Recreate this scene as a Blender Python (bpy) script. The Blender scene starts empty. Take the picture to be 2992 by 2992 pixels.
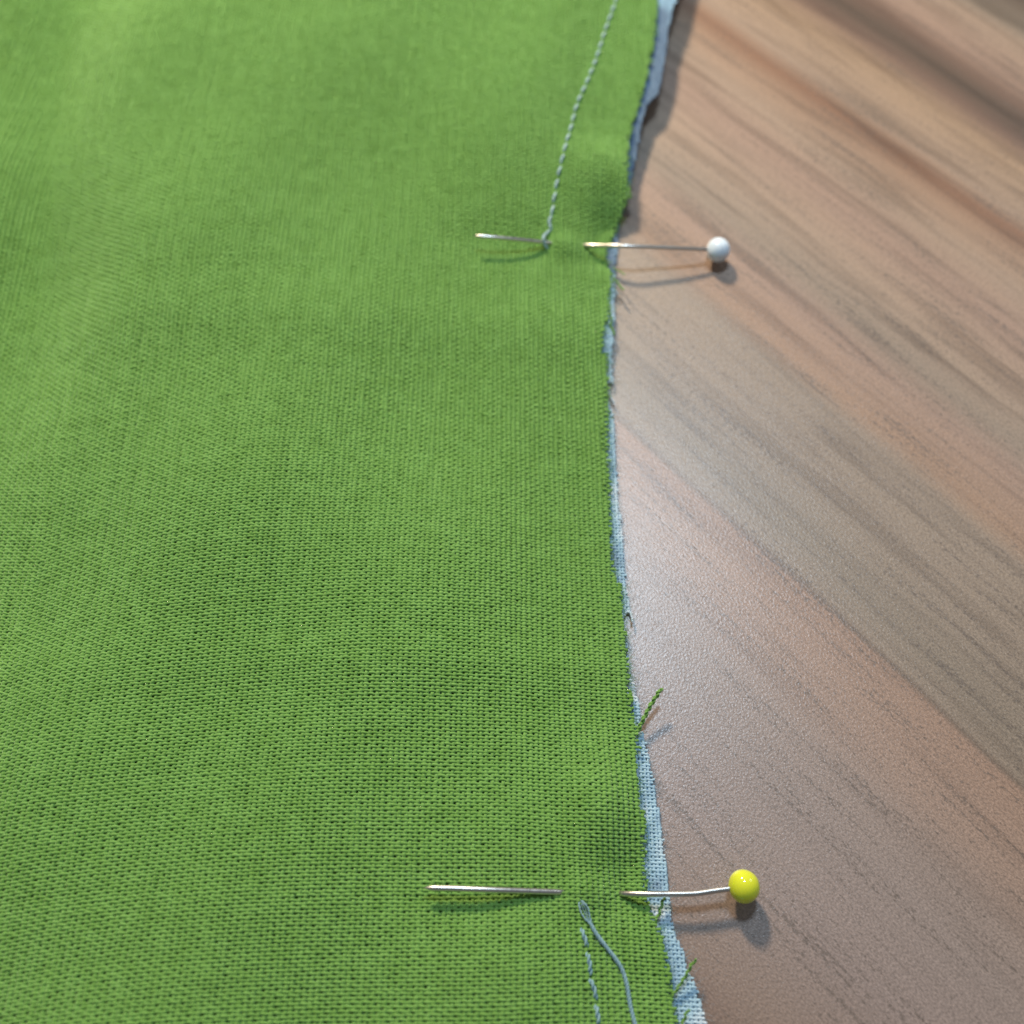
import bpy, math, random
import numpy as np
random.seed(7)
rng = np.random.default_rng(11)
scene = bpy.context.scene
U = 0.001                      # all lengths below are millimetres

# ------------------------------------------------------------------ camera
CAM_H, TILT, FPX = 111.0, math.radians(26.4), 3000.0
cam_data = bpy.data.cameras.new("camera")
cam = bpy.data.objects.new("camera", cam_data)
scene.collection.objects.link(cam)
cam.location = (0, 0, CAM_H*U)
cam.rotation_euler = (TILT, 0, 0)
cam_data.sensor_width = 36
cam_data.lens = 36*FPX/2992
cam_data.clip_start = 0.005
cam_data.clip_end = 20
cam_data.dof.use_dof = True
cam_data.dof.focus_distance = 110*U
cam_data.dof.aperture_fstop = (cam_data.lens*0.001)/(2.1*U)
scene.camera = cam

# ------------------------------------------------------------------ world and lamps
world = bpy.data.worlds.new("World"); scene.world = world
world.use_nodes = True
bg = world.node_tree.nodes["Background"]
bg.inputs[0].default_value = (0.90, 0.96, 1.0, 1)
bg.inputs[1].default_value = 0.15

def lamp(name, pos, target, size, power, col):
    from mathutils import Vector
    l = bpy.data.lights.new(name, 'AREA'); l.shape = 'DISK'; l.size = size*U
    l.energy = power; l.color = col
    o = bpy.data.objects.new(name, l); scene.collection.objects.link(o)
    o.location = Vector(pos)*U
    o.rotation_euler = (Vector(pos)-Vector(target)).to_track_quat('Z', 'Y').to_euler()
    return o
lamp("lamp_cool", (14, 168, 300), (10, 60, 0), 46, 0.52, (0.62, 0.82, 1.0))
lamp("lamp_warm", (-95, 335, 262), (10, 60, 0), 48, 1.95, (1.0, 0.80, 0.56))
lamp("window_light", (1500, 1150, 1100), (10, 60, 0), 650, 3.5, (0.86, 0.93, 1.0))
scene.view_settings.view_transform = 'Standard'
scene.view_settings.look = 'None'
scene.view_settings.exposure = 0.0
scene.view_settings.gamma = 1.0

# ------------------------------------------------------------------ geometry of the place
CA, SA = math.cos(TILT), math.sin(TILT)
def ground(px, py, Z=0.0):
    dx = (px-1496)/FPX; dv = (py-1496)/FPX
    y = -dv*CA + SA; z = -dv*SA - CA
    t = (CAM_H-Z)/(-z)
    return dx*t, y*t
def sstep(x):
    x = np.clip(x, 0, 1); return x*x*(3-2*x)
def gauss(X, Y, c, sx, sy, a=0.0):
    dx, dy = X-c[0], Y-c[1]
    u = dx*math.cos(a)+dy*math.sin(a); v = -dx*math.sin(a)+dy*math.cos(a)
    return np.exp(-0.5*((u/sx)**2+(v/sy)**2))

GE = [(1922,-260),(1924,-60),(1922,0),(1924,41),(1918,95),(1908,157),(1893,215),(1883,265),(1868,315),(1852,360),(1841,397),
      (1837,430),(1835,488),(1829,538),(1840,575),(1826,600),(1816,638),(1789,690),(1772,714),(1775,751),(1787,789),(1789,826),
      (1784,873),(1780,919),(1768,966),(1761,1026),(1775,1036),(1779,1105),(1778,1141),(1779,1199),(1779,1266),(1781,1340),(1783,1431),
      (1789,1555),(1793,1659),(1803,1700),(1823,1712),(1822,1738),(1824,1800),(1833,1900),(1841,1983),(1851,2066),(1860,2124),
      (1863,2157),(1862,2210),(1868,2293),(1869,2364),(1883,2374),(1887,2418),(1889,2500),(1889,2562),(1890,2600),(1899,2654),
      (1916,2682),(1930,2705),(1939,2756),(1953,2799),(1961,2856),(1970,2927),(1981,2992),(2030,3400)]
BE = [(2040,-260),(1996,-60),(1978,0),(1968,25),(1955,83),(1947,157),(1937,224),(1922,277),(1889,311),(1879,352),(1868,418),
      (1856,476),(1844,534),(1839,575),(1827,613),(1812,642),(1808,704),(1801,780),(1798,826),(1797,933),(1791,1008),
      (1789,1059),(1791,1116),(1770,1124),(1776,1150),(1786,1190),(1796,1245),(1799,1320),(1804,1390),(1812,1493),(1820,1555),
      (1824,1618),(1832,1700),(1836,1762),(1843,1792),(1824,1802),(1829,1841),(1839,1941),(1849,1983),(1860,2024),(1872,2082),
      (1866,2126),(1880,2140),(1893,2182),(1899,2231),(1914,2285),(1920,2335),(1928,2364),(1936,2438),(1947,2521),(1955,2604),
      (1965,2680),(1979,2733),(2001,2790),(2010,2827),(2027,2864),(2041,2904),(2055,2944),(2064,2992),(2120,3400)]

def lift(Y):                       # how far the cut edge stands off the table
    return 4.5*sstep((Y-78)/66) + 0.7*np.exp(-((Y-80)/4.5)**2) + 0.3*np.exp(-((Y-34.5)/3.0)**2)
def edge_table(pts, base):
    out = []
    for x, y in pts:
        Z = base
        for _ in range(6):
            X, Y = ground(x, y, Z); Z = base + float(lift(np.array(Y)))
        out.append((Y, X))
    out.sort(); a = np.array(out); return a[:, 0], a[:, 1]
gY, gX = edge_table(GE, 1.1)
bY, bX = edge_table(BE, 0.35)
def green_edge(Y): return np.interp(Y, gY, gX)
def blue_edge(Y): return np.interp(Y, bY, bX)
_ker = np.linspace(-9, 9, 19)
def green_edge_soft(Y):
    return sum(green_edge(Y+k) for k in _ker)/len(_ker)

WP = ground(1700, 715, 3.0)        # where the white-headed pin passes
YP = ground(1740, 2605, 2.5)       # where the yellow-headed pin passes
def Zg(X, Y):
    d = np.maximum(green_edge_soft(Y)-X, 0)
    Z = 1.1 + lift(Y)*np.exp(-d/90) + 2.2*sstep(d/16) + 4.4*sstep((d-8)/62)
    # fall towards the left and a deep fold running away at the far left
    xl = X + 23 - 0.34*(Y-25)*(-1)
    q = np.clip((-X-27)/30, 0, 2)
    Z = Z - 4.2*q**1.6*(1-0.45*sstep((Y-60)/50))
    ax = X + 60.5 + 0.05*(Y-75) + 1.5*np.sin(Y*0.06)      # axis of the fold
    Z = Z - 1.8*np.exp(-(ax/8.0)**2)*sstep((Y-52)/45) + 3.4*sstep((-ax-0.5)/11)*sstep((Y-50)/60)
    # cloth taken up by the pins
    Z = Z - 1.9*gauss(X, Y, (WP[0]+4.8, WP[1]+2.8), 2.6, 2.8, -0.2) + 2.5*gauss(X, Y, (WP[0]+3.4, WP[1]+12.0), 4, 3.8) + 1.0*gauss(X, Y, (WP[0]-2.3, WP[1]+0.1), 1.7, 1.3) \
          - 0.85*gauss(X, Y, (WP[0]-9.0, WP[1]-0.2), 6.5, 2.4) - 0.5*gauss(X, Y, (WP[0]+3.8, WP[1]-1.2), 1.6, 1.6) + 0.8*gauss(X, Y, (WP[0]-11, WP[1]+14), 5, 8)
    Z = Z - 0.8*gauss(X, Y, (YP[0]+3.4, YP[1]+0.8), 2.6, 2.6, 0.1) + 2.0*gauss(X, Y, (YP[0]+1.0, YP[1]+8.8), 2.5, 4.0) + 0.8*gauss(X, Y, (YP[0]-0.8, YP[1]), 2.0, 1.3) \
          - 0.8*gauss(X, Y, (YP[0]-9.5, YP[1]-0.6), 6.5, 2.6) + 0.45*gauss(X, Y, (YP[0]+4.5, YP[1]-3.0), 3, 2.5)
    # slow waves
    Z = Z + 0.75*np.sin(0.105*X+0.062*Y+0.6) + 0.35*np.sin(0.21*X-0.11*Y+1.9)*sstep(d/14) + 0.30*np.sin(0.17*Y+0.05*X+0.4)*sstep(d/10)
    Z = Z - 0.75*np.sin(0.105*X+0.062*Y+0.6)*(1-sstep(d/12))
    zs = 0.9+np.logaddexp(0, (Z-0.9)*1.2)/1.2
    k = sstep((-X-20)/15)
    return np.maximum(Z, 0.9)*(1-k)+zs*k
def Zb(X, Y):
    d = np.maximum(blue_edge(Y)-X, 0)
    return np.minimum(0.38 + lift(Y)*np.exp(-d/90)+0.12*np.sin(Y*0.5)*np.exp(-d/3)+0.1*np.exp(-((Y-38)/1.5)**2), Zg(X, Y)-0.62)
def on_cloth(px, py, f=Zg, off=0.0):
    Z = 2.0
    for _ in range(14):
        X, Y = ground(px, py, Z+off); Z = 0.5*Z + 0.5*float(f(np.array(X), np.array(Y)))
    return np.array((X, Y, Z+off))
def at(px, py, Z):
    X, Y = ground(px, py, Z); return np.array((X, Y, Z))

# ------------------------------------------------------------------ materials
def new_mat(name):
    m = bpy.data.materials.new(name); m.use_nodes = True
    nt = m.node_tree; b = nt.nodes["Principled BSDF"]
    return m, nt, b
def mm_coords(nt, scale=(1, 1, 1), rot=(0, 0, 0), loc=(0, 0, 0)):
    tc = nt.nodes.new("ShaderNodeTexCoord")
    m0 = nt.nodes.new("ShaderNodeVectorMath"); m0.operation = 'SCALE'; m0.inputs[3].default_value = 1/U
    nt.links.new(tc.outputs['Object'], m0.inputs[0])
    mp = nt.nodes.new("ShaderNodeMapping"); mp.vector_type = 'POINT'
    mp.inputs['Rotation'].default_value = rot; mp.inputs['Location'].default_value = loc
    nt.links.new(m0.outputs[0], mp.inputs[0])
    m2 = nt.nodes.new("ShaderNodeVectorMath"); m2.operation = 'MULTIPLY'; m2.inputs[1].default_value = scale
    nt.links.new(mp.outputs[0], m2.inputs[0])
    return m2.outputs[0]
def noise(nt, vec, scale, detail=2, rough=0.5, dist=0.0):
    n = nt.nodes.new("ShaderNodeTexNoise"); n.inputs['Scale'].default_value = scale
    n.inputs['Detail'].default_value = detail; n.inputs['Roughness'].default_value = rough
    n.inputs['Distortion'].default_value = dist
    nt.links.new(vec, n.inputs['Vector']); return n.outputs[0]
def math_n(nt, op, a, b=None, c=None, clamp=False):
    n = nt.nodes.new("ShaderNodeMath"); n.operation = op; n.use_clamp = clamp
    for i, v in enumerate((a, b, c)):
        if v is None: continue
        if isinstance(v, (int, float)): n.inputs[i].default_value = v
        else: nt.links.new(v, n.inputs[i])
    return n.outputs[0]
def ramp(nt, fac, stops, interp='LINEAR'):
    r = nt.nodes.new("ShaderNodeValToRGB"); cr = r.color_ramp; cr.interpolation = interp
    while len(cr.elements) < len(stops): cr.elements.new(0.5)
    for e, (p, c) in zip(cr.elements, stops):
        e.position = p; e.color = (*c, 1) if len(c) == 3 else c
    nt.links.new(fac, r.inputs[0]); return r.outputs[0]
def mixc(nt, fac, a, b, mode='MIX'):
    n = nt.nodes.new("ShaderNodeMix"); n.data_type = 'RGBA'; n.blend_type = mode
    for i, v in ((0, fac), (6, a), (7, b)):
        if isinstance(v, (int, float)): n.inputs[i].default_value = v
        elif isinstance(v, tuple): n.inputs[i].default_value = (*v, 1)
        else: nt.links.new(v, n.inputs[i])
    return n.outputs[2]
def bump(nt, b, h, strength, dist):
    n = nt.nodes.new("ShaderNodeBump"); n.inputs['Strength'].default_value = strength
    n.inputs['Distance'].default_value = dist*U
    nt.links.new(h, n.inputs['Height']); nt.links.new(n.outputs[0], b.inputs['Normal'])

def cotton(name, c_lo, c_hi, sheen=0.85, sheen_col=(0.80, 1, 0.66)):
    m, nt, b = new_mat(name)
    v = mm_coords(nt)
    f = noise(nt, v, 0.5, 4, 0.6)
    f2 = noise(nt, v, 3.2, 2, 0.6)
    ff = math_n(nt, 'ADD', math_n(nt, 'MULTIPLY', f, 0.5), math_n(nt, 'MULTIPLY', f2, 0.5))
    col = ramp(nt, ff, [(0.36, c_lo), (0.64, c_hi)])
    geo = nt.nodes.new("ShaderNodeNewGeometry")
    col = mixc(nt, 1.0, col, ramp(nt, geo.outputs['Random Per Island'], [(0.0, (0.95, 0.955, 0.95)), (0.5, (1.0, 1.0, 1.0)), (1.0, (1.03, 1.025, 1.03))]), 'MULTIPLY')
    nt.links.new(col, b.inputs['Base Color'])
    b.inputs['Roughness'].default_value = 0.72
    b.inputs['Specular IOR Level'].default_value = 0.28
    b.inputs['Sheen Weight'].default_value = sheen
    b.inputs['Sheen Roughness'].default_value = 0.4
    b.inputs['Sheen Tint'].default_value = (*sheen_col, 1)
    bump(nt, b, noise(nt, v, 14, 3, 0.7), 0.55, 0.05)
    return m
M_green = cotton("green_cotton", (0.136, 0.296, 0.050), (0.192, 0.388, 0.090))
M_thread_dark = cotton("blue_grey_thread", (0.19, 0.34, 0.42), (0.30, 0.48, 0.55), 0.3, (0.9, 1, 1))
M_green_gap_shade = cotton("green_cotton_gap_shade", (0.11, 0.28, 0.03), (0.14, 0.33, 0.045), 0.0)  # deeper green copy of the cotton: shade between yarns put into the colour
M_thread = cotton("pale_blue_thread", (0.34, 0.50, 0.55), (0.48, 0.64, 0.66), 0.3, (0.9, 1, 1))

def blue_cotton():
    m, nt, b = new_mat("printed_blue_cotton")
    v = mm_coords(nt)
    g = noise(nt, v, 0.13, 2, 0.5, 0.4)
    tc = nt.nodes.new("ShaderNodeSeparateXYZ"); nt.links.new(v, tc.inputs[0])
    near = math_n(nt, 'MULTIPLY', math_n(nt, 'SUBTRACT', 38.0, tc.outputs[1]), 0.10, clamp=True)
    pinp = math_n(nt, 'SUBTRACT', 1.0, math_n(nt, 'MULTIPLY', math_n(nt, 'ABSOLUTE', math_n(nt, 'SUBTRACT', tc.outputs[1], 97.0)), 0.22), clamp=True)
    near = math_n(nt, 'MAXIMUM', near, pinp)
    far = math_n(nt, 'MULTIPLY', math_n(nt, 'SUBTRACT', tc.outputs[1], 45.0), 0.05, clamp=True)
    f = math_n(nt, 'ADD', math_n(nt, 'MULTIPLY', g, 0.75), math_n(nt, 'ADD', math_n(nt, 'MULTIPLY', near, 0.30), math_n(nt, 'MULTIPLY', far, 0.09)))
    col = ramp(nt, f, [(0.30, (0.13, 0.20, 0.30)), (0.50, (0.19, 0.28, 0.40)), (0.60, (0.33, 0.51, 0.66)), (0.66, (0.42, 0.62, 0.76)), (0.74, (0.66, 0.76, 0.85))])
    f2 = noise(nt, v, 3.0, 2, 0.6)
    col = mixc(nt, 0.35, col, ramp(nt, f2, [(0.3, (0.6, 0.6, 0.6)), (0.7, (1, 1, 1))]), 'MULTIPLY')
    nt.links.new(col, b.inputs['Base Color'])
    b.inputs['Roughness'].default_value = 0.75
    b.inputs['Specular IOR Level'].default_value = 0.25
    bump(nt, b, noise(nt, v, 14, 3, 0.7), 0.5, 0.05)
    return m
M_blue = blue_cotton()

def steel(name):
    m, nt, b = new_mat(name)
    v = mm_coords(nt, (6.0, 0.6, 0.6))
    b.inputs['Base Color'].default_value = (0.62, 0.60, 0.57, 1)
    b.inputs['Metallic'].default_value = 1.0
    r = ramp(nt, noise(nt, v, 1.0, 3, 0.6), [(0.3, (0.27,)*3), (0.7, (0.40,)*3)])
    nt.links.new(r, b.inputs['Roughness'])
    bump(nt, b, noise(nt, v, 1.3, 3, 0.7), 0.03, 0.008)
    return m
M_steel = steel("pin_steel")
def glass_head(name, col, sss):
    m, nt, b = new_mat(name)
    v = mm_coords(nt)
    c = ramp(nt, noise(nt, v, 0.7, 2, 0.5), [(0.3, tuple(0.94*k for k in col)), (0.7, col)])
    nt.links.new(c, b.inputs['Base Color'])
    b.inputs['Roughness'].default_value = 0.09
    b.inputs['Subsurface Weight'].default_value = 0.35
    b.inputs['Subsurface Radius'].default_value = sss
    b.inputs['Subsurface Scale'].default_value = 0.8*U
    b.inputs['Coat Weight'].default_value = 0.4
    b.inputs['Coat Roughness'].default_value = 0.03
    bump(nt, b, noise(nt, v, 1.1, 2, 0.5), 0.10, 0.06)
    return m
M_yellow = glass_head("yellow_glass", (0.70, 0.76, 0.04), (1, 1, 0.2))
M_white = glass_head("white_glass", (0.72, 0.83, 0.95), (1, 1, 1))

def laminate():
    m, nt, b = new_mat("wood_print_laminate")
    a = math.radians(48)
    v = mm_coords(nt, (1, 1, 1), (0, 0, a))        # x runs along the grain, y across it
    sep = nt.nodes.new("ShaderNodeSeparateXYZ"); nt.links.new(v, sep.inputs[0])
    def sv(sx, sy, off=0):
        n = nt.nodes.new("ShaderNodeVectorMath"); n.operation = 'MULTIPLY_ADD'
        n.inputs[1].default_value = (sx, sy, 1); n.inputs[2].default_value = (off, off*0.7, off)
        nt.links.new(v, n.inputs[0]); return n.outputs[0]
    wv = math_n(nt, 'SUBTRACT', noise(nt, sv(0.018, 0.04, 31), 1.0, 3, 0.55), 0.5)
    cmb = nt.nodes.new("ShaderNodeCombineXYZ"); nt.links.new(math_n(nt, 'MULTIPLY', wv, 3.2), cmb.inputs[1])
    va = nt.nodes.new("ShaderNodeVectorMath"); va.operation = 'ADD'; nt.links.new(v, va.inputs[0]); nt.links.new(cmb.outputs[0], va.inputs[1])
    v0 = v; v = va.outputs[0]
    wob = noise(nt, sv(0.02, 0.05), 1.0, 2, 0.5)
    w = math_n(nt, 'ADD', sep.outputs[1], math_n(nt, 'MULTIPLY', math_n(nt, 'SUBTRACT', wob, 0.5), 3.0))
    f = math_n(nt, 'DIVIDE', w, 170.0, clamp=True)
    P = (0.43, 0.315, 0.255); O = (0.42, 0.295, 0.215); T = (0.36, 0.30, 0.245); G = (0.31, 0.265, 0.215); D = (0.13, 0.10, 0.078); L = (0.45, 0.35, 0.275); B = (0.24, 0.165, 0.13)
    s = [(0, B), (12, B), (18, (0.34, 0.26, 0.22)), (28, (0.38, 0.315, 0.30)), (37, (0.38, 0.32, 0.30)), (42, (0.39, 0.32, 0.29)), (46, (0.41, 0.31, 0.26)), (50, P), (55.2, (0.41, 0.29, 0.225)), (55.6, (0.21, 0.155, 0.12)),  # greyish stops mid-row: wood tone with the lamp sheen mixed into the colour
         (56.0, T), (60, G), (68, T), (76.8, T), (79.4, O), (86, P), (90, T), (97, L), (104, P), (110, L), (115, O), (118, (0.30, 0.175, 0.115)), (121, L), (129, (0.46, 0.34, 0.24)), (133, B), (136.5, D),
         (140, B), (143, P), (150, L), (153, G), (160, D), (168, P)]
    base = ramp(nt, f, [(x/170, c) for x, c in [(x, tuple(k*g for k, g in zip(c, (0.76, 0.72, 0.695)))) for x, c in s]])
    # tonal streaks along the grain, broken up into printed specks
    st = noise(nt, sv(0.030, 0.42, 3), 1.0, 3, 0.55, 0.3)
    col = mixc(nt, math_n(nt, 'MULTIPLY', math_n(nt, 'SUBTRACT', w, 20.0), 0.014, clamp=True), base, ramp(nt, st, [(0.32, (0.66, 0.64, 0.62)), (0.50, (1.0,)*3), (0.72, (1.08, 1.07, 1.05))]), 'MULTIPLY')
    fine = noise(nt, sv(1.5, 3.0, 17), 1.0, 3, 0.75)
    vfine = noise(nt, sv(3.2, 5.0, 27), 1.0, 2, 0.6)
    ln = noise(nt, sv(0.045, 1.0, 11), 1.0, 4, 0.62, 0.35)
    band = noise(nt, sv(0.05, 0.11, 5), 1.0, 2, 0.5)
    val = math_n(nt, 'ADD', math_n(nt, 'MULTIPLY', ln, 0.45), math_n(nt, 'MULTIPLY', fine, 0.55))
    thr = math_n(nt, 'ADD', 0.392, math_n(nt, 'MULTIPLY', band, 0.15))
    dk = math_n(nt, 'MULTIPLY', math_n(nt, 'SUBTRACT', thr, val), 14.0, clamp=True)
    col = mixc(nt, math_n(nt, 'MULTIPLY', dk, 0.72), col, (0.125, 0.098, 0.082))
    # a few long hairline grain lines
    hl = noise(nt, sv(0.012, 1.5, 41), 1.0, 1, 0.5, 0.1)
    hm = math_n(nt, 'SUBTRACT', 1.0, math_n(nt, 'MULTIPLY', math_n(nt, 'ABSOLUTE', math_n(nt, 'SUBTRACT', hl, 0.40)), 55.0), clamp=True)
    hm = math_n(nt, 'MULTIPLY', hm, math_n(nt, 'MULTIPLY', math_n(nt, 'SUBTRACT', noise(nt, sv(0.05, 0.12, 51), 1.0, 2, 0.6), 0.47), 7.0, clamp=True))
    col = mixc(nt, math_n(nt, 'MULTIPLY', hm, 0.45), col, (0.10, 0.075, 0.06))
    col = mixc(nt, 0.8, col, ramp(nt, vfine, [(0.32, (0.62,)*3), (0.68, (1.30,)*3)]), 'MULTIPLY')
    nt.links.new(col, b.inputs['Base Color'])
    b.inputs['Roughness'].default_value = 0.34
    b.inputs['Specular IOR Level'].default_value = 1.0
    # embossed skin of the laminate
    h1 = noise(nt, sv(3.0, 4.6, 2), 1.0, 1, 0.5)
    h2 = noise(nt, v0, 7.0, 1, 0.5)
    h = math_n(nt, 'ADD', math_n(nt, 'MULTIPLY', h1, 1.0), math_n(nt, 'MULTIPLY', h2, 0.5))
    bump(nt, b, h, 0.9, 0.038)
    return m
M_table = laminate()

# ------------------------------------------------------------------ mesh helpers
def mesh_np(name, V, F, mat, parent=None, smooth=True, kind=None, loc=None):
    me = bpy.data.meshes.new(name)
    V = np.asarray(V, np.float64); F = np.asarray(F, np.int32)
    if loc is not None: V = V-np.asarray(loc)
    k = F.shape[1]
    me.vertices.add(len(V)); me.vertices.foreach_set("co", (V*U).astype(np.float32).ravel())
    me.loops.add(F.size); me.loops.foreach_set("vertex_index", F.ravel())
    me.polygons.add(len(F)); me.polygons.foreach_set("loop_start", np.arange(0, F.size, k, dtype=np.int32))
    me.polygons.foreach_set("use_smooth", np.full(len(F), smooth))
    me.update(calc_edges=True); me.validate()
    me.materials.append(mat)
    o = bpy.data.objects.new(name, me); scene.collection.objects.link(o)
    if parent is not None: o.parent = parent
    if kind: o["kind"] = kind
    if loc is not None and parent is None: o.location = np.asarray(loc)*U
    return o
def thing(name, label, cat, loc, group=None):
    o = bpy.data.objects.new(name, None); o.empty_display_size = 0.002
    scene.collection.objects.link(o); o.location = np.asarray(loc)*U
    o["label"] = label; o["category"] = cat
    if group: o["group"] = group
    return o
def frames(P):
    P = np.asarray(P, float); T = np.gradient(P, axis=0); T /= np.linalg.norm(T, axis=1)[:, None]
    n = np.cross(T[0], (0, 0, 1.0));
    if np.linalg.norm(n) < 1e-3: n = np.array((1.0, 0, 0))
    N = [n/np.linalg.norm(n)]
    for i in range(1, len(P)):
        v = N[-1]-T[i]*np.dot(N[-1], T[i]); N.append(v/np.linalg.norm(v))
    N = np.array(N); return T, N, np.cross(T, N)
def tube(P, R, sides=8, cap=True):
    P = np.asarray(P, float); n = len(P); R = np.broadcast_to(np.asarray(R, float), (n,))
    T, N, B = frames(P); a = np.linspace(0, 2*math.pi, sides, endpoint=False)
    V = P[:, None]+R[:, None, None]*(np.cos(a)[None, :, None]*N[:, None]+np.sin(a)[None, :, None]*B[:, None])
    V = V.reshape(-1, 3); F = []
    for i in range(n-1):
        for j in range(sides):
            k = (j+1) % sides; F.append((i*sides+j, i*sides+k, (i+1)*sides+k, (i+1)*sides+j))
    if cap:
        V = np.vstack([V, P[0]-T[0]*R[0]*0.3, P[-1]+T[-1]*R[-1]*0.3]); c0, c1 = len(V)-2, len(V)-1
        for j in range(0, sides, 2):
            F.append((c0, (j+2) % sides, (j+1) % sides, j))
            o = (n-1)*sides; F.append((c1, o+j, o+(j+1) % sides, o+(j+2) % sides))
    return V, np.array(F)
def join(parts):
    V = []; F = []; o = 0
    for v, f in parts: V.append(v); F.append(f+o); o += len(v)
    return np.vstack(V), np.vstack(F)
def smooth_path(pts, n):
    pts = np.asarray(pts, float); d = np.r_[0, np.cumsum(np.linalg.norm(np.diff(pts, axis=0), axis=1))]
    m = np.gradient(pts, d, axis=0); s = np.linspace(0, d[-1], n); out = []
    for x in s:
        i = min(np.searchsorted(d, x, 'right')-1, len(d)-2); h = d[i+1]-d[i]; t = (x-d[i])/h
        out.append((2*t**3-3*t**2+1)*pts[i]+(t**3-2*t**2+t)*h*m[i]+(-2*t**3+3*t**2)*pts[i+1]+(t**3-t**2)*h*m[i+1])
    return np.array(out), d[-1]
def twisted(path, r, pitch, plies=2, sides=6, step=0.09, flare=None, taper=0.35):
    """a plied thread: strands wound round the path"""
    n = max(6, int(smooth_path(path, 8)[1]/step)); P, L = smooth_path(path, n)
    T, N, B = frames(P); s = np.linspace(0, L, n); parts = []
    e = np.minimum(s, L-s)/max(1e-6, min(1.0, L*0.2)); env = taper+(1-taper)*sstep(e)
    for k in range(plies):
        ph = 2*math.pi*(s/pitch+k/plies)+0.5*np.sin(s*1.7)
        off = r*0.66*(1 if flare is None else flare(s/L))
        c = P+(N*np.cos(ph)[:, None]+B*np.sin(ph)[:, None])*(off*env)[:, None] if np.ndim(off*env) else P
        parts.append(tube(c, r*0.60*env*(1+0.08*np.sin(s*3.1+k)), sides))
    return join(parts)

# ------------------------------------------------------------------ the table top
nx, ny = 60, 60
xs = np.linspace(-400, 500, nx); ys = np.linspace(-300, 700, ny)
def slab(x0, x1, y0, y1, z0, z1):
    V = [(x0,y0,z0),(x1,y0,z0),(x1,y1,z0),(x0,y1,z0),(x0,y0,z1),(x1,y0,z1),(x1,y1,z1),(x0,y1,z1)]
    F = [(3,2,1,0),(4,5,6,7),(0,1,5,4),(1,2,6,5),(2,3,7,6),(3,0,4,7)]
    return V, F
tV, tF = slab(-450, 550, -350, 750, -28, 0)
tab = mesh_np("table_top", tV, tF, M_table, smooth=False)
tab["kind"] = "structure"
tab["label"] = "wood print laminate table top with diagonal grey and pink brown grain"

# ------------------------------------------------------------------ weaving
def low(x, seed, amp, wl):
    r = np.random.default_rng(seed); out = 0
    for k in range(3):
        out = out+np.sin(x*2*math.pi/(wl*(0.6+0.5*k))+r.uniform(0, 6.28))*amp/(k+1)
    return out
def normals(Zf, X, Y):
    e = 0.15
    gx = (Zf(X+e, Y)-Zf(X-e, Y))/(2*e); gy = (Zf(X, Y+e)-Zf(X, Y-e))/(2*e)
    n = np.stack([-gx, -gy, np.ones_like(gx)], -1); return n/np.linalg.norm(n, axis=-1)[..., None]
def in_view(X, Y, Z, margin):
    # near enough to what the camera (and a step to its side) can see
    y = Y*CA*1.0-(CAM_H-Z)*SA; dep = Y*SA+(CAM_H-Z)*CA
    u = X/dep*FPX; v = -y/dep*FPX
    return (np.abs(u) < 1496+margin) & (v < 1496+margin) & (v > -1496-margin)
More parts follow.
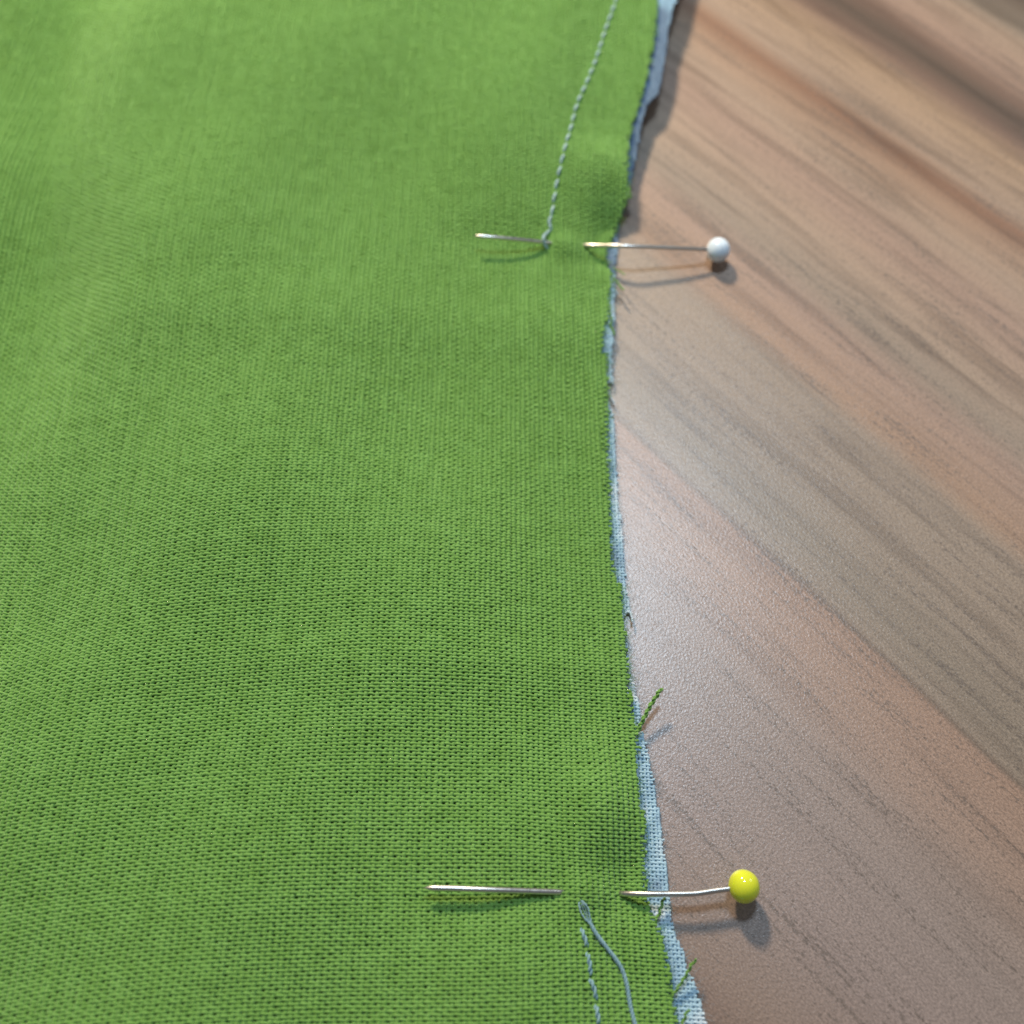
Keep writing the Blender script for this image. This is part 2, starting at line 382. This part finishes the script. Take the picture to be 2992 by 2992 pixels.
def weave(Zf, mapf, srange, trange, ps, pt, ws, wt, amp, keep_s, keep_t, seed, nprof=5, jit=0.03):
    """plain weave; returns (warp V,F),(weft V,F). s across, t along"""
    out = []
    ns = int((srange[1]-srange[0])/ps); nt_ = int((trange[1]-trange[0])/pt)
    ph = np.linspace(math.radians(-12), math.radians(192), nprof)
    r = np.random.default_rng(seed)
    for kind in (0, 1):
        if kind == 0: nth, ncr, pa, pc, w = ns, nt_, ps, pt, ws
        else: nth, ncr, pa, pc, w = nt_, ns, pt, ps, wt
        o0, c0 = (srange[0], trange[0]) if kind == 0 else (trange[0], srange[0])
        i = np.arange(nth)[:, None]; k = np.arange(ncr*2+1)[None, :]
        along = c0+k*pc/2+np.zeros((nth, 1))
        ctr = o0+(i+0.5)*pa + r.normal(0, jit*pa, (nth, 1))
        # slow drift and slubs of each yarn
        p1 = r.uniform(0, 6.28, (nth, 1)); p2 = r.uniform(0, 6.28, (nth, 1)); wl = r.uniform(6, 16, (nth, 1))
        ctr = ctr+0.07*pa*np.sin(along*6.28/wl+p1)+r.normal(0, 0.035*pa, along.shape)
        # sideways snaking from the twist: the visible crests lean
        width = w*(1+r.normal(0, 0.04, (nth, 1)))*(1+0.10*np.sin(along*6.28/(wl*0.45)+p2)+r.normal(0, 0.06, along.shape))
        # crest over every other crossing
        sgn = np.cos(math.pi*(k-1)/2)*np.where(i % 2 == 0, 1, -1)*(1 if kind == 0 else -1)
        h = amp[kind]*sgn+r.normal(0, 0.08*amp[kind], along.shape)
        lean = (0.10 if kind else 0.03)*pa*np.sin(math.pi*(k-1)/2+0*i)*np.where(i % 2 == 0, 1, -1)
        ctr = ctr+lean
        A = along[..., None]; C = ctr[..., None]+width[..., None]*np.cos(ph)
        H = h[..., None]+1.05*width[..., None]*np.sin(ph)
        A = np.broadcast_to(A, C.shape)
        s, t = (C, A) if kind == 0 else (A, C)
        X, Y = mapf(s, t)
        Z = Zf(X, Y); n = normals(Zf, X[..., 0], Y[..., 0])[:, :, None, :]
        V = np.stack([X, Y, Z], -1)+n*H[..., None]
        Xc, Yc, Zc = X.mean(-1), Y.mean(-1), Z.mean(-1)
        keep = (keep_s if kind == 0 else keep_t)(Xc, Yc, i, Zc)
        seg = keep[:, 1:] & keep[:, :-1]
        nk = along.shape[1]
        idx = (np.arange(nth)[:, None, None]*nk+np.arange(nk)[None, :, None])*nprof+np.arange(nprof)[None, None, :]
        a = idx[:, :-1, :-1]; b_ = idx[:, :-1, 1:]; c = idx[:, 1:, 1:]; d = idx[:, 1:, :-1]
        F = np.stack([a, b_, c, d] if kind == 0 else [a, d, c, b_], -1)
        if kind == 0: F = F[..., ::-1]
        else: F = F[..., ::-1]
        F = F[np.broadcast_to(seg[..., None], F.shape[:-1])].reshape(-1, 4)
        V = V.reshape(-1, 3)
        used = np.zeros(len(V), bool); used[F.ravel()] = True
        remap = np.cumsum(used)-1
        out.append((V[used], remap[F].astype(np.int32)))
    return out

def gmap(s, t):
    X = s + 0.0010*np.maximum(t-80, 0)**2*0.55 + 0.02*(t-60)*sstep((-s-15)/60)
    Y = t - 0.0035*np.clip(-s-12, 0, 42)**2*0.9*(1-0.6*sstep((t-45)/50)) - 0.018*s + 0.4*np.sin(s*0.08+t*0.03)
    # the pins gather the yarns a little
    for c, a in ((WP, 0.9), (YP, 0.8)):
        g = np.exp(-0.5*(((X-c[0])/5)**2+((Y-c[1])/6)**2))
        Y = Y-a*g*(Y-c[1])/6*0.8
    return X, Y
fr = np.random.default_rng(5)
jw = fr.uniform(-0.08, 0.30, 4000)+0.35*fr.uniform(0, 1, 4000)**5
def fringe(Y):
    return 0.22+0.16*np.sin(Y*0.9)+0.10*np.sin(Y*2.3+1)+0.45*np.exp(-((Y-64)/7)**2)
def keep_gwarp(X, Y, i, Z): return (X < green_edge(Y)-fringe(Y)) & in_view(X, Y, Z, 330)
def keep_gweft(X, Y, i, Z): return (X < green_edge(Y)+jw[i % 4000]-0.12) & in_view(X, Y, Z, 330)
gloc = np.array((0, 60, 0))
green = thing("green_fabric", "leaf green woven cotton cloth with a raw frayed right edge, lying on the blue cloth", "fabric", gloc)
warp, weft = weave(Zg, gmap, (-112, 34), (-24, 186), 0.58, 0.365, 0.198, 0.157, (0.115, 0.165), keep_gwarp, keep_gweft, 3)
mesh_np("warp_yarn", warp[0], warp[1], M_green, green, kind="stuff", loc=gloc)
mesh_np("weft_yarn", weft[0], weft[1], M_green, green, kind="stuff", loc=gloc)

def sheet(Zf, edgef, inset, x0, y0, y1, nx, ny, dz, thick):
    Y = np.linspace(y0, y1, ny)[:, None]+np.zeros((1, nx)); u = np.linspace(0, 1, nx)[None, :]**0.7
    X = x0+(edgef(Y)-inset-x0)*u
    Z = Zf(X, Y)+dz; top = np.stack([X, Y, Z], -1).reshape(-1, 3); bot = top.copy(); bot[:, 2] -= thick
    i = np.arange(ny-1)[:, None]*nx+np.arange(nx-1)[None, :]
    F = np.stack([i, i+1, i+nx+1, i+nx], -1).reshape(-1, 4); n = len(top)
    e = []
    for j in range(ny-1): a = j*nx+nx-1; e.append((a, a+n, a+nx+n, a+nx))
    return np.vstack([top, bot]), np.vstack([F, F[:, ::-1]+n, np.array(e)])
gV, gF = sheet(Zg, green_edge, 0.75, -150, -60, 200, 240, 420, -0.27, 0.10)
mesh_np("weave_backing", gV, gF, M_green_gap_shade, green, loc=gloc)  # sheet added below the yarns, its darker green stands for shade in the gaps

# ------------------------------------------------------------------ blue cloth under it
bloc = np.array((14, 60, 0))
blue = thing("blue_fabric", "pale blue and white printed cotton cloth peeping out beneath the green cloth", "fabric", bloc)
def bmap(s, t): return s + 0.0009*np.maximum(t-80, 0)**2*0.7+0.03*np.minimum(30-t, 0)*0, t-0.03*s
def keep_b(X, Y, i, Z):
    return (X < blue_edge(Y)+jw[(i+500) % 4000]*0.55-0.1) & (X > green_edge(Y)-7) & in_view(X, Y, Z, 330)
def keep_bw(X, Y, i, Z):
    return (X < blue_edge(Y)-0.10-0.08*np.sin(Y*1.7)) & (X > green_edge(Y)-7) & in_view(X, Y, Z, 330)
bw, bf = weave(Zb, bmap, (-4, 44), (-24, 186), 0.40, 0.385, 0.150, 0.148, (0.05, 0.05), keep_bw, keep_b, 9)
mesh_np("warp_yarn", bw[0], bw[1], M_blue, blue, kind="stuff", loc=bloc)
mesh_np("weft_yarn", bf[0], bf[1], M_blue, blue, kind="stuff", loc=bloc)
bV, bF = sheet(Zb, blue_edge, 0.35, -60, -60, 200, 60, 420, -0.10, 0.08)
mesh_np("weave_backing", bV, bF, M_blue, blue, loc=bloc)

# ------------------------------------------------------------------ loose yarns of the cut edges
def yarn_px(pts, f0=Zg, r=0.14, pitch=0.62, crimp=0.10, step=0.08):
    """pts: (px, py, height above the table or None for on the cloth)"""
    P = [at(x, y, z) for x, y, z in pts]
    P, L = smooth_path(P, 60); s = np.linspace(0, L, 60)
    P[:, 2] += crimp*np.sin(s*2*math.pi/0.8)
    P[:, 0] += crimp*0.8*np.cos(s*2*math.pi/0.8+0.6)
    return twisted(P, r, pitch, 2, 6, step, taper=0.85)
zA = 1.2
for k, (pts, r) in enumerate([
    ([(1858,2146,1.1),(1872,2118,1.5),(1900,2062,2.2),(1932,2012,2.9)], 0.20),
    ([(1962,2912,1.2),(1985,2880,1.5),(2008,2843,2.0),(2020,2820,2.3),(2036,2802,2.5)], 0.14),
    ([(1915,2690,1.3),(1926,2668,1.4),(1933,2645,1.5),(1941,2622,1.7)], 0.14),
    ([(1990,2996,1.2),(1998,2980,1.3),(2003,2965,1.5),(2012,2950,1.7)], 0.13),
    ([(1790,812,2.0),(1803,822,1.9),(1812,836,2.0),(1824,848,2.2)], 0.12),
    ([(1788,782,2.2),(1803,789,2.3),(1812,793,2.6),(1828,804,3.0)], 0.08),
    ([(1781,916,1.5),(1788,932,1.5),(1784,950,1.4),(1792,968,1.5),(1795,980,1.5)], 0.13),
    ([(1838,562,3.0),(1842,572,2.9),(1842,582,2.8)], 0.16),
    ]):
    V, F = yarn_px(pts, r=r); mesh_np("loose_yarn", V, F, M_green, green, loc=gloc)
for pts, r in [([(1780,1150,0.5),(1788,1166,0.7),(1797,1178,0.8)], 0.09),
               ([(1838,1775,0.5),(1844,1795,0.7),(1847,1806,0.9),(1847,1818,0.9)], 0.12),
               ([(1786,1095,0.5),(1790,1110,0.8),(1789,1122,0.9)], 0.10),
               ([(1793,845,1.0),(1800,853,1.1),(1806,862,1.0)], 0.07)]:
    V, F = yarn_px(pts, r=r, crimp=0.03); mesh_np("loose_yarn", V, F, M_blue, blue, loc=bloc)
# short fibres standing off both cut edges and off the face of the cloth
def fibres(n, pick, rad, seed):
    r = np.random.default_rng(seed); parts = []
    for _ in range(n):
        p, d, L = pick(r); k = 6; t = np.linspace(0, 1, k)[:, None]
        c = r.normal(0, 0.35, 3); P = p+d*L*t+c*L*(t**2)*0.8
        parts.append(tube(P, rad*(1.1-t[:, 0]*0.7), 3, False))
    return join(parts)
def pick_edge(ef, Zf):
    def f(r):
        Y = r.uniform(-2, 110); X = float(ef(np.array(Y)))-r.uniform(0, 0.3); Z = float(Zf(np.array(X), np.array(Y)))
        d = np.array((r.uniform(0.3, 1), r.normal(0, 0.7), r.uniform(-0.1, 0.7))); return np.array((X, Y, Z)), d/np.linalg.norm(d), r.uniform(0.25, 1.25)
    return f
V, F = fibres(1100, pick_edge(green_edge, Zg), 0.016, 21); mesh_np("edge_fibre", V, F, M_green, green, kind="stuff", loc=gloc)
V, F = fibres(650, pick_edge(blue_edge, Zb), 0.014, 22); mesh_np("edge_fibre", V, F, M_blue, blue, kind="stuff", loc=bloc)
def pick_face(r):
    Y = r.uniform(-2, 80)**1.0; X = r.uniform(-55, 12); 
    X = min(X, float(green_edge(np.array(Y)))-0.5); Z = float(Zg(np.array(X), np.array(Y)))+0.2
    a = r.uniform(0, 6.28); d = np.array((math.cos(a), math.sin(a), r.uniform(0.0, 0.6))); return np.array((X, Y, Z)), d, r.uniform(0.2, 0.7)
V, F = fibres(1600, pick_face, 0.010, 23); mesh_np("surface_fibre", V, F, M_green, green, kind="stuff", loc=gloc)

# ------------------------------------------------------------------ pins
def pin(label, shaft_pts, head_px, head_z, head_r, mat, hcat, rshaft=0.275):
    base = at(head_px[0], head_px[1], head_z); base = np.array((base[0], base[1], 0.0))
    e = thing("sewing_pin", label, "pin", base, "sewing pins pushed through the cloth")
    P, L = smooth_path(shaft_pts, 90); s = np.linspace(0, L, 90)
    R = rshaft*sstep(0.12+s/1.15)**0.8; R[0] = 0.03
    R = np.minimum(R, rshaft)*(1+0.0)
    V, F = tube(P, R, 14); mesh_np("shaft", V, F, M_steel, e, loc=base)
    # head: slightly uneven glass bead with a small collar where it meets the wire
    c = at(head_px[0], head_px[1], head_z); ax = P[-1]-P[-8]; ax /= np.linalg.norm(ax)
    nu, nv = 40, 28; V = []; F = []
    t1 = np.cross(ax, (0, 0, 1)); t1 /= np.linalg.norm(t1); t2 = np.cross(ax, t1)
    for j in range(nv+1):
        th = math.pi*j/nv
        for i in range(nu):
            p = 2*math.pi*i/nu
            r = head_r*(1+0.010*math.sin(2*p+1)+0.01*math.cos(th*3))
            if th > 2.85: r *= 1+0.05*(th-2.85)/0.29
            V.append(c+ax*(r*0.97*math.cos(th))+(t1*math.cos(p)+t2*math.sin(p))*r*1.02*math.sin(th))
    for j in range(nv):
        for i in range(nu):
            k = (i+1) % nu; F.append((j*nu+i, (j+1)*nu+i, (j+1)*nu+k, j*nu+k))
    mesh_np("head", V, F, mat, e, loc=base)
    return e
wc = lambda x, y, o: on_cloth(x, y, Zg, o)
def z_at(x, y): return float(on_cloth(x, y)[2])
zw1, zw2 = z_at(1612, 711), z_at(1704, 717)
zt = z_at(1400, 700)
pw = [at(1384, 689, zt+2.3), at(1450, 694, zt+2.0), at(1550, 704, 0.5*(zt+zw1)+1.0), at(1608, 710, zw1+0.12),
      at(1655, 714, min(zw1, zw2)-0.75), at(1692, 716.5, zw2-0.45), at(1706, 717, zw2+0.15)] + [at(1750, 717.6, 0.5*zw2+0.5*3.6), at(1803, 718.5, 3.6), at(1929, 723, 3.35), at(2020, 727, 2.75), at(2066, 729, 2.35)] + [at(2080, 729.5, 2.17), at(2092, 730, 2.15)]
pin("white headed steel pin crossing the end of the upper stitched seam", pw, (2099, 730), 2.15, 1.62, M_white, None)
zy1, zy2 = z_at(1637, 2606), z_at(1811, 2611)
zt2 = z_at(1250, 2594)
py_ = [at(1237, 2594, zt2+1.6), at(1300, 2595, zt2+1.55), at(1420, 2599, zt2+1.4), at(1540, 2603, 0.4*zt2+0.6*zy1+0.85), at(1632, 2606, zy1+0.16),
       at(1720, 2609, min(zy1, zy2)-0.75), at(1798, 2611, zy2-0.45), at(1812, 2611, zy2+0.12), at(1880, 2612, 2.3), at(1960, 2612, 2.4), at(2043, 2609, 2.45), at(2088, 2602, 2.45), at(2134, 2596, 2.45), at(2160, 2592, 2.45)]
pin("bent steel pin with a round yellow head, nearest the bottom of the picture", py_, (2174, 2590), 2.45, 1.59, M_yellow, None, 0.30)

# ------------------------------------------------------------------ seams and the thread tail
seam = [(1812,-40),(1800,0),(1765,99),(1740,178),(1715,240),(1686,306),(1666,381),(1651,431),(1637,489),(1626,538),(1618,588),(1611,634)]
sp = np.array([on_cloth(x, y, Zg, 0.20) for x, y in seam])
path, L = smooth_path(sp, 600)
sloc = np.array((*path[300][:2], 0.0))
s1 = thing("stitched_seam", "upper row of machine stitches in pale blue thread running up from the white headed pin", "seam", sloc)
n = int(round(L/1.95))
cut = np.linspace(0, 599, n+1)
for k in range(n):
    a, b_ = cut[k], cut[k+1]; t = np.linspace(0.07, 0.93, 9); idx = (a+(b_-a)*t).astype(int)
    q = path[idx].copy(); q[:, 2] += 0.24*np.sin(np.pi*t)-0.62*(np.abs(2*t-1)**3)
    q[:, 0] += 0.07*np.sin(np.pi*2*t)
    qq, _ = smooth_path(q, 21); uu = np.linspace(-1, 1, 21)
    V, F = tube(qq, 0.175*(1-0.62*np.abs(uu)**3), 8); mesh_np("stitch", V, F, M_thread, s1, loc=sloc)
for px_ in [[(1612,630,.2),(1605,645,.45),(1607,660,.45),(1611,674,.15)],
            [(1612,668,.1),(1600,680,.4),(1590,694,.75),(1588,704,1.0),(1592,716,.7),(1600,727,.2),(1604,732,0)]]:
    q = np.array([on_cloth(x, y, Zg, o) for x, y, o in px_])
    if len(px_) == 7: q[:, 2] = np.maximum(q[:, 2], [0, q[1, 2], q[2, 2]+0.25, q[3, 2]+0.35, q[4, 2], 0, 0])
    V, F = twisted(q, 0.19, 0.8, 2, 6, 0.07); mesh_np("end_loop", V, F, M_thread, s1, loc=sloc)

low_st = [[(1697,2709),(1704,2730),(1711,2750),(1716,2770)], [(1714,2779),(1720,2803),(1724,2828),(1723,2853)],
          [(1720,2856),(1731,2877),(1738,2900),(1741,2925)], [(1739,2933),(1744,2955),(1747,2975),(1750,2996)],
          [(1750,3003),(1755,3025),(1758,3048),(1761,3070)]]
s2l = on_cloth(1724, 2850); s2l[2] = 0
s2 = thing("stitched_seam", "short lower row of stitches below the yellow headed pin, partly sunk in the green weave", "seam", s2l)
for g in low_st:
    q = np.array([on_cloth(x, y, Zg, 0.2) for x, y in g]); q, _ = smooth_path(q, 9); t = np.linspace(0, 1, 9)
    q[:, 2] += 0.18*np.sin(np.pi*t)-0.35*np.abs(2*t-1)**4
    V, F = twisted(q, 0.195, 1.3, 2, 6, 0.06); mesh_np("stitch", V, F, M_thread_dark, s2, loc=s2l)
tail = [(1722,2692,.5),(1742,2728,.5),(1765,2759,.45),(1794,2796,.45),(1816,2830,.42),(1828,2864,.4),(1835,2898,.36),(1842,2941,.36),(1853,2984,.36),(1862,3020,.36),(1872,3060,.3)]
cl = lambda pts: np.array([on_cloth(x, y, Zg, o) for x, y, o in pts])
parts = [twisted(cl(tail), 0.175, 1.05, 3, 6, 0.06, taper=0.6)]
loops = [[(1693,2626,-.1),(1692,2642,.35),(1696,2662,.5),(1707,2682,.5),(1724,2700,.5),(1742,2728,.5)],
         [(1694,2627,-.1),(1707,2638,.4),(1718,2654,.6),(1722,2674,.6),(1728,2698,.55),(1744,2728,.5)],
         [(1695,2630,0.0),(1700,2648,.3),(1707,2664,.35),(1716,2684,.4),(1730,2706,.45)],
         [(1696,2634,0.1),(1704,2642,.45),(1712,2660,.45),(1718,2684,.45),(1728,2702,.45)]]
for k, g in enumerate(loops):
    parts.append(twisted(cl(g), 0.085 if k < 2 else 0.045, 0.9, 2, 5, 0.06, taper=0.6))
tq, tl = smooth_path(cl(tail), 200)
def pick_tail(r):
    i = r.integers(0, 150); d = r.normal(0, 1, 3); d[2] = abs(d[2]); d /= np.linalg.norm(d)
    return tq[i]+d*0.12, d, r.uniform(0.15, 0.5)
tv, tf = join(parts); fv, ff_ = fibres(150, pick_tail, 0.010, 31)
tv, tf = join([(tv, tf), (fv, ff_)])
tail_o = mesh_np("thread_tail", tv, tf, M_thread_dark, loc=np.array((*tq[60][:2], 0)))
tail_o["label"] = "loose pale blue thread tail curving down beside the lower row of stitches"
tail_o["category"] = "thread"
